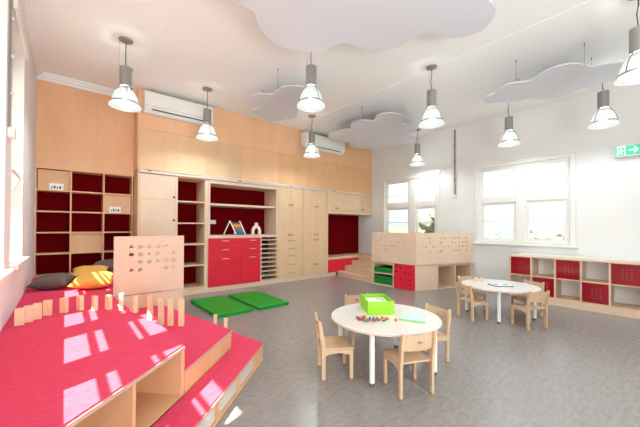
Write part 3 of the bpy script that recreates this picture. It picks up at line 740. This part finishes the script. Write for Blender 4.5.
# ------------------------------------------------------------------ things on table one
TZ = .5255
bx = thing('open_box', 'lime green open box with white lining on the nearer round table', 'box', (2.84, 2.30, TZ))
e1 = Vector((.235, -.165, 0)); e1n = e1.normalized(); e2n = Vector((-e1n.y, e1n.x, 0)); o0 = Vector((2.592, 2.238, TZ)); LW, LD, LH = .30, .40, .145
def bp_(u, v): p = o0+e1n*u+e2n*v; return (p.x, p.y)
def bq(u0, u1, v0, v1, z0, z1, nm, m): B().prism([bp_(u0, v0), bp_(u1, v0), bp_(u1, v1), bp_(u0, v1)], z0, z1).build(nm, m, bx)
bq(0, LW, 0, .008, TZ, TZ+LH, 'front_panel', M_LIME); bq(0, LW, LD-.008, LD, TZ, TZ+LH, 'back_panel', M_LIME)
bq(0, .008, .008, LD-.008, TZ, TZ+LH, 'side_panel', M_LIME); bq(LW-.008, LW, .008, LD-.008, TZ, TZ+LH, 'side_panel', M_LIME)
bq(.008, LW-.008, .008, LD-.008, TZ, TZ+.06, 'base', M_LIME)
bq(.03, LW-.03, .02, LD-.05, TZ+.061, TZ+.11, 'white_lining', M_PAPER)
o = B().prism([bp_(.07, .08), bp_(.17, .06), bp_(.20, .2), bp_(.10, .22)], TZ+.111, TZ+.118).build('paper_sheet', M_PAPER, None); tag(o, 'crumpled white paper sheet inside the lime green box', 'paper')
o = B().prism([bp_(.15, .20), bp_(.24, .17), bp_(.26, .28), bp_(.17, .30)], TZ+.111, TZ+.116).build('paper_sheet', mat('grey_paper', (205, 200, 190), .7), None); tag(o, 'greyish folded paper inside the lime green box, farther from the camera', 'paper')
fo = thing('paper_folder', 'mint folder with green spine lying on the nearer round table', 'folder', (2.90, 1.87, TZ))
fq = [(2.70, 1.915), (2.81, 1.68), (3.07, 1.82), (2.975, 2.05)]
B().prism(fq, TZ, TZ+.012).build('pages', M_MINT, fo)
B().prism([(2.694, 1.908), (2.806, 1.672), (2.816, 1.678), (2.704, 1.917)], TZ, TZ+.016).build('spine', M_MINTG, fo)
cols = {'red': (214, 44, 40), 'blue': (40, 84, 170), 'green': (40, 150, 60), 'yellow': (240, 206, 60), 'orange': (240, 120, 60), 'purple': (150, 80, 150)}
bead0 = {}
def bead(x, y, cn_, z=TZ):
    if cn_ not in bead0:
        b = B().sphere((0, 0, .012), .012, 2).build('bead', mat('bead_'+cn_, cols[cn_], .35), None, smooth=True); bead0[cn_] = b
    else:
        b = bead0[cn_].copy(); COL.objects.link(b)
    b.location = (x, y, z); tag(b, 'small round %s bead in the scatter before the lime box' % cn_, 'bead', '%s beads on the nearer table' % cn_)
rng = random.Random(11); names = list(cols); cnt = 0; placed = []
while cnt < 34:
    u, v = rng.gauss(0, 1), rng.gauss(0, 1)
    if u*u+v*v > 4: continue
    x = 2.487+e1n.x*u*.082+e2n.x*v*.055; y = 2.085+e1n.y*u*.082+e2n.y*v*.055
    if any((x-a)**2+(y-b)**2 < .00058 for a, b in placed): 
        continue
    placed.append((x, y)); bead(x, y, names[cnt % 6 if rng.random() > .4 else rng.choice((0, 2))]); cnt += 1
for x, y, c_ in ((2.40, 2.22, 'blue'), (2.385, 2.20, 'red'), (2.43, 2.22, 'yellow'), (2.46, 2.20, 'green'), (2.41, 2.24, 'purple')): bead(x, y, c_)
o = B().sphere((0, 0, .016), .016, 2).build('orange_ball', mat('ball_orange', (236, 110, 60), .4), None, smooth=True); o.location = (2.635, 1.90, TZ); tag(o, 'orange ball lying apart between beads and mint folder', 'ball')

# ------------------------------------------------------------------ things on table two
mg = thing('magazine', 'open magazine with coloured pictures lying on the farther round table', 'magazine', (5.66, 1.96, TZ))
B().prism([(5.60, 2.14), (5.47, 1.98), (5.68, 1.77), (5.86, 1.93)], TZ, TZ+.012).build('cover', mat('navy_cover', (70, 84, 120), .4), mg)
B().prism([(5.615, 2.12), (5.49, 1.975), (5.68, 1.79), (5.84, 1.93)], TZ+.012, TZ+.016).build('page', M_PAPER, mg)
B().prism([(5.60, 2.07), (5.55, 2.0), (5.60, 1.95), (5.65, 2.02)], TZ+.016, TZ+.018).build('picture', mat('pic_red', (200, 70, 80), .5), mg)
B().prism([(5.70, 1.96), (5.65, 1.89), (5.70, 1.85), (5.76, 1.91)], TZ+.016, TZ+.018).build('picture', mat('pic_teal', (90, 120, 150), .5), mg)
for i, (x, y) in enumerate(((5.80, 2.42), (5.86, 2.34))):
    o = B().lathe([(.024, 0), (.028, .004), (.03, .06), (.027, .065)], n=20).build('wooden_cup', M_PINE2, None); o.location = (x, y, TZ)
    tag(o, ('small wooden cup on the far edge of the farther table, left one', 'small wooden cup on the far edge of the farther table, right one')[i], 'cup', 'wooden cups on the farther table')

# ------------------------------------------------------------------ things in the display niche
st = thing('abacus_stand', 'white A-frame stand with coloured rows in the display niche', 'stand', (3.28, 7.15, 1.30))
zb_ = 1.30
def leg_(a, b, nm): B().tube([a, b], .014, 8).build(nm, M_WHITE, st)
leg_((3.21, 7.0, zb_+.012), (3.10, 7.12, zb_+.345), 'front_leg'); leg_((3.46, 7.0, zb_+.012), (3.36, 7.12, zb_+.345), 'front_leg')
leg_((3.0, 7.25, zb_+.012), (3.10, 7.12, zb_+.345), 'rear_leg'); leg_((3.27, 7.26, zb_+.012), (3.36, 7.12, zb_+.345), 'rear_leg')
for k, c_ in enumerate(((52, 66, 110), (60, 104, 130), (70, 120, 90), (186, 84, 60), (226, 150, 50), (90, 76, 74))):
    f0 = .045+k*.048
    def lp2(f, side): return Vector(((3.225, 3.445)[side]-.105*f/.345, 7.0+.12*f/.345, zb_+f))
    a, b = lp2(f0, 0), lp2(f0, 1)
    B().obox((a+b)/2, (b-a)/2, Vector((-.007, .008, .0235)), (0, -.006, -.002)).build('coloured_row', mat('row_%d' % k, c_, .5), st)
vs = thing('bottle_arch', 'white arch shaped bottle ornament standing right of the A-frame stand', 'ornament', (3.815, 7.1, 1.30))
pts = [(3.63, 0), (3.63, .16), (3.67, .26), (3.74, .31), (3.74, .40), (3.83, .40), (3.83, .31), (3.90, .26), (3.94, .16), (3.94, 0), (3.865, 0), (3.865, .13), (3.83, .20), (3.785, .22), (3.74, .20), (3.705, .13), (3.705, 0)]
bl = B(); bl.extr([(3.815+(x-3.785)*.82, 7.08, zb_+z*.77) for x, z in pts], (0, .07, 0)); bl.build('body', mat('ornament_white', (250, 226, 214), .5), vs, .008)
o = B().box(2.745, 2.92, 7.558, 7.5695, 1.57, 1.67).build('power_socket', M_WHITE, None, .004); tag(o, 'white power socket on the red back of the display niche', 'socket')
o = B().box(2.57, 2.60, 7.2, 7.26, 1.30, 1.38).build('small_toy', mat('toy_green', (90, 110, 80), .6), None, .008); tag(o, 'small dark green toy in the left corner of the display niche', 'toy')

# ------------------------------------------------------------------ air conditioners
def aircon(x0, x1, label):
    y1 = YF-.001; y0 = y1-.22; z0, z1 = 3.77, 4.19
    t = thing('air_conditioner', label, 'air conditioner', ((x0+x1)/2, y1, z0), group='wall air conditioners')
    prof = [(y1, z0+.01), (y1-.12, z0), (y0+.03, z0+.06), (y0, z0+.12), (y0+.005, z1-.03), (y0+.03, z1), (y1, z1)]
    B().extr([(x0, y, z) for y, z in prof], (x1-x0, 0, 0)).build('casing', M_WHITE, t, .015, seg=3)
    B().box(x0+.14, x1-.2, y0+.005, y0+.03, z0+.052, z0+.068).build('outlet_slot', M_METALD, t)
    B().box(x0+.02, x1-.02, y0-.002, y0+.002, z0+.125, z0+.129).build('front_seam', M_GALV, t)
aircon(1.165, 2.52, 'long white wall air conditioner over the tall cupboard at the left')
aircon(5.13, 6.68, 'white wall air conditioner over the alcove, nearer the right wall')

# ------------------------------------------------------------------ pendant lamps
def make_lamp():
    t = thing('pendant_lamp', '', 'pendant lamp', (0, 0, 0), group='industrial pendant lamps')
    # origin at the ceiling; rim at -1.0
    B().lathe([(.095, 0), (.09, -.018), (.05, -.03), (.012, -.045)], n=28).build('canopy', M_METAL, t, local=True)
    B().tube([(0, 0, -.03), (.006, 0, -.13), (-.012, 0, -.24), (-.004, 0, -.33), (.0, 0, -.415)], .006, 6).build('cord', M_METALD, t, local=True)
    B().lathe([(.06, -.41), (.078, -.415), (.078, -.70), (.072, -.705)], n=28).build('ballast_can', M_METAL, t, local=True)
    for a in (30, 150, 270):
        B().box(.066, .084, -.028, .028, -.742, -.7055).build('bracket', M_METALD, t, local=True)
        o = t.children[-1]; o.rotation_euler = (0, 0, R(a))
    prof = [(.086, -.742), (.112, -.765), (.138, -.805), (.158, -.86), (.172, -.915), (.182, -.95), (.208, -.988), (.210, -1.0), (.201, -1.003), (.177, -.958), (.166, -.915), (.152, -.86), (.132, -.81), (.106, -.771), (.080, -.748)]
    B().lathe(prof, n=40, cap=False).build('glass_dome', M_DOME, t, local=True, smooth=True)
    B().lathe([(.184, -.941), (.189, -.941), (.192, -.955), (.186, -.955)], n=40, cap=False).build('metal_ring', mat('ring_steel', (120, 118, 112), .4, metal=.5), t, local=True)
    for a in (30, 150, 270):
        c_, s_ = math.cos(R(a)), math.sin(R(a))
        B().tube([(r*c_, r*s_, z) for r, z in ((.08, -.70), (.10, -.738), (.128, -.775), (.152, -.82), (.170, -.88), (.186, -.95))], .0045, 6).build('cage_strut', M_METALD, t, local=True)
    for a in (90, 270):
        c_, s_ = math.cos(R(a)), math.sin(R(a))
        B().tube([(.082*c_, .082*s_, -.02), (.082*c_, .082*s_, -.42)], .0014, 4).build('wire', M_GALV, t, local=True)
        B().box(.074, .09, -.008, .008, -.44, -.405).build('lug', M_METAL, t, local=True); t.children[-1].rotation_euler = (0, 0, R(a))
    B().sphere((0, 0, -.82), .05, 2, (1, 1, 1.5)).build('bulb', M_BULB, t, local=True, smooth=True)
    ld = bpy.data.lights.new('lamp_light', 'POINT'); ld.energy = LAMP_W; ld.shadow_soft_size = .06; ld.color = (.78, .92, 1.0)
    lo = bpy.data.objects.new('lamp_light', ld); COL.objects.link(lo); lo.parent = t; lo.location = (0, 0, -.92)
    return t
lamp0 = make_lamp()
spots = [((.664, 5.283), 'pendant lamp with grey can and glass dome, leftmost, before the orange recess wall'),
         ((2.163, 6.10), 'pendant lamp hanging in front of the left air conditioner'),
         ((2.745, 3.475), 'pendant lamp hanging directly below the largest grey cloud'),
         ((4.678, 5.882), 'pendant lamp hanging in front of the right air conditioner'),
         ((4.803, 2.738), 'pendant lamp in the middle of the bare ceiling between three clouds'),
         ((7.58, 4.75), 'pendant lamp hanging before the far window at the right end of a cloud'),
         ((7.20, 2.325), 'pendant lamp hanging above the near window below the thin right cloud'),
         ((7.08, .835), 'pendant lamp hanging beside the green exit sign'),
         ((5.14, .30), 'largest looking pendant lamp cut off by the right edge of the photo')]
for i, ((x, y), lab_) in enumerate(spots):
    o = lamp0 if i == 0 else copy_tree(lamp0)
    o.location = (x, y, ZC); setlabel(o, lab_)

# ------------------------------------------------------------------ acoustic clouds
def smooth_loop(p, it=1):
    for _ in range(it):
        q = []
        for i in range(len(p)):
            a, b, c_, d_ = p[i-1], p[i], p[(i+1) % len(p)], p[(i+2) % len(p)]
            q.append(b); q.append((-.0625*a[0]+.5625*b[0]+.5625*c_[0]-.0625*d_[0], -.0625*a[1]+.5625*b[1]+.5625*c_[1]-.0625*d_[1]))
        p = q
    return p
CA = [(1.35,3.02),(1.45,3.04),(1.57,3.03),(1.63,3.08),(1.68,3.16),(1.78,3.25),(1.95,3.36),(2.14,3.41),(2.35,3.36),(2.5,3.27),(2.61,3.17),(2.68,3.02),(2.70,2.88),(2.76,2.79),(2.87,2.76),(3.02,2.75),(3.14,2.69),(3.26,2.6),(3.35,2.45),(3.38,2.29),(3.34,2.13),(3.36,2.02),(3.47,1.95),(3.62,1.89),(3.75,1.81),(3.84,1.69),(3.85,1.54),(3.78,1.41),(3.67,1.32),(3.56,1.28),(3.44,1.28),(3.34,1.27),(3.2,1.1),(2.95,1.0),(2.7,1.08),(2.55,1.28),(2.3,1.2),(2.0,1.28),(1.85,1.52),(1.85,1.72),(1.6,1.75),(1.35,1.9),(1.25,2.15),(1.33,2.38),(1.15,2.5),(1.08,2.72),(1.15,2.93)]
CB = [(2.63,5.25),(2.56,5.08),(2.6,4.93),(2.73,4.8),(2.86,4.74),(2.82,4.59),(2.82,4.41),(2.91,4.24),(3.03,4.17),(3.19,4.09),(3.38,4.14),(3.61,4.39),(3.67,4.71),(3.61,5.0),(3.7,5.14),(3.82,5.35),(3.83,5.52),(3.74,5.6),(3.7,5.77),(3.62,5.93),(3.46,5.98),(3.28,5.88),(3.07,5.82),(2.97,5.72),(2.94,5.54),(2.97,5.43),(2.84,5.38)]
CC = [(5.34,6.0),(5.17,5.74),(5.18,5.43),(5.29,5.16),(5.1,4.95),(4.99,4.73),(5.07,4.55),(5.27,4.42),(5.11,4.21),(5.09,4.03),(5.2,3.89),(5.38,3.81),(5.6,3.83),(5.75,3.94),(5.92,4.12),(6.11,4.08),(6.36,4.07),(6.56,4.13),(6.72,4.32),(6.79,4.49),(6.99,4.49),(7.26,4.59),(7.46,4.79),(7.41,5.07),(7.3,5.4),(7.22,5.85),(7.08,6.2),(6.75,6.32),(6.4,6.27),(6.16,6.04),(5.97,6.09),(5.65,6.14)]
CD = [(6.0,2.37),(5.85,2.29),(5.87,2.12),(5.69,2.0),(5.63,1.8),(5.76,1.62),(5.74,1.51),(5.6,1.34),(5.56,1.16),(5.64,.98),(5.83,.88),(5.98,.84),(6.01,.72),(6.08,.58),(6.17,.47),(6.38,.44),(6.6,.52),(6.75,.7),(6.77,.88),(6.75,1.08),(6.86,1.29),(6.88,1.5),(6.71,1.68),(6.52,1.78),(6.54,1.93),(6.42,2.09),(6.29,2.25),(6.19,2.38)]
for pl, wires, lab_ in ((CA, ((1.7, 2.7), (3.1, 2.3), (2.4, 1.6), (3.5, 1.5)), 'largest grey felt cloud hanging from the ceiling at the top of the photo'),
                        (CB, ((2.82, 4.5), (3.03, 5.4), (3.5, 5.5)), 'small grey felt cloud hanging before the orange ply between two lamps'),
                        (CC, ((5.17, 4.68), (5.62, 5.34), (6.0, 4.4), (6.9, 5.3)), 'lobed grey felt cloud hanging above the far window corner'),
                        (CD, ((5.66, 1.72), (5.92, .90), (6.49, .9), (6.4, 1.9)), 'thin looking grey felt cloud hanging at the upper right before the right wall')):
    cx_ = sum(p[0] for p in pl)/len(pl); cy_ = sum(p[1] for p in pl)/len(pl)
    t = thing('acoustic_cloud', lab_, 'ceiling panel', (cx_, cy_, 3.9), group='cloud shaped ceiling panels')
    B().prism(smooth_loop(pl), 3.9, 3.917).build('felt_panel', M_CLOUD, t)
    for x, y in wires:
        w_ = B(); w_.tube([(x, y, 3.925), (x, y, ZC)], .0025, 5); w_.build('wire', M_METAL, t)
        B().tube([(x, y, ZC-.035), (x, y, ZC)], .008, 8).build('ceiling_hook', M_GALV, t)
        B().tube([(x, y, 3.926), (x, y, 3.95)], .010, 8).build('clip', M_GALV, t)

# ------------------------------------------------------------------ exit sign
ex = thing('exit_sign', 'green running figure exit sign with white arrow hung before the right wall', 'exit sign', (8.08, .62, 2.86))
xf = 8.06
B().box(xf, xf+.05, .30, .80, 2.865, 3.07).build('casing', M_WHITE, ex, .006)
B().box(xf-.004, xf, .312, .79, 2.878, 3.058).build('green_face', M_EXIT, ex)
f = B(); X_ = xf-.008
def fig(pts): f.extr([(X_, .79-u*.86, 2.968+v) for u, v in pts], (.0035, 0, 0))
# door block with green running man, left; arrow, right (u to the right)
for r_ in (((.035, -.08), (.05, -.08), (.05, .08), (.035, .08)), ((.15, -.08), (.165, -.08), (.165, .08), (.15, .08)), ((.05, .066), (.15, .066), (.15, .08), (.05, .08))): fig(r_)
fig([(.10+.014*math.cos(2*math.pi*i/12), .045+.014*math.sin(2*math.pi*i/12)) for i in range(12)])
fig([(.075, .025), (.105, .03), (.118, .005), (.14, .01), (.14, -.003), (.115, -.012), (.108, -.005), (.098, -.02), (.12, -.045), (.115, -.075), (.102, -.075), (.104, -.05), (.082, -.032), (.07, -.058), (.05, -.065), (.05, -.052), (.062, -.046), (.078, -.005), (.068, .008), (.058, -.012), (.048, -.008), (.062, .02)])
f.build('running_figure', M_EXITW, ex)
f = B(); fig([(.22, -.012), (.33, -.012), (.29, -.055), (.312, -.055), (.37, 0), (.312, .055), (.29, .055), (.33, .012), (.22, .012)])
f.build('arrow', M_EXITW, ex)
B().box(xf+.05, XR, .5, .6, 2.94, 3.0).build('wall_bracket', M_WHITE, ex)
B().tube([(xf+.025, .55, 3.07), (xf+.03, .50, 3.25), (xf+.06, .40, 3.6), (XR-.06, .36, ZC-.01)], .004, 6).build('cable', M_WHITE, ex)

# ------------------------------------------------------------------ outside
struct(B().box(XR+.4, 90, -50, 70, -3.2, -3.1).build('ground_outside', mat('pale_ground', (100, 100, 96), .9)))
def tree(x, y, h, r, label, col, seed):
    rg = random.Random(seed)
    t = thing('tree', label, 'tree', (x, y, -3.1), group='trees outside the right windows')
    B().tube([(x, y, -3.1), (x+.1, y, -3.1+h*.6)], .22, 8).build('trunk', mat('bark', (70, 64, 60), .9), t)
    bl = B()
    for k in range(16):
        a = rg.uniform(0, 6.28); q = rg.uniform(0, r*.75); bl.sphere((x+q*math.cos(a), y+q*math.sin(a), -3.1+h*.7+rg.uniform(-.35, .35)*r*1.1), r*rg.uniform(.28, .5), 2, (1, 1, .85))
    o = bl.build('crown', mat('foliage_%d' % seed, col, .95, noise=(tuple(min(255, c+12) for c in col), (2, 2, 2), 4)), t)
    for v in o.data.vertices: v.co += Vector((rg.uniform(-1, 1), rg.uniform(-1, 1), rg.uniform(-1, 1)))*.16
for (x, y, h, r, l, c_, sd2) in ((27, 15.7, 7.0, 2.0, 'green rounded tree outside the far window, right pane', (92, 97, 92), 1),
        (33, 13.6, 4.6, 2.1, 'pale grey green tree outside the near window, left pane', (92, 95, 99), 2), (41, 10.0, 4.6, 2.0, 'pale tree outside the near window at the left of the right pane', (94, 97, 101), 3),
        (40, 5.0, 4.9, 2.2, 'pale tree outside the near window at the right edge of its right pane', (90, 93, 99), 4), (44, 17.5, 4.9, 2.8, 'pale distant tree outside the near window, leftmost there', (98, 104, 108), 5)):
    tree(x, y, h, r, l, c_, sd2)
hb = thing('house', 'low house with pinkish roof outside the far window, left pane', 'house', (34, 25, -3.1))
B().box(32, 37, 22, 29, -3.1, .2).build('walls', mat('house_wall', (110, 104, 98), .9), hb)
B().extr([(31.6, 21.5, .2), (37.4, 21.5, .2), (34.5, 21.5, 1.5)], (0, 8, 0)).build('roof', mat('house_roof', (112, 90, 84), .9), hb)
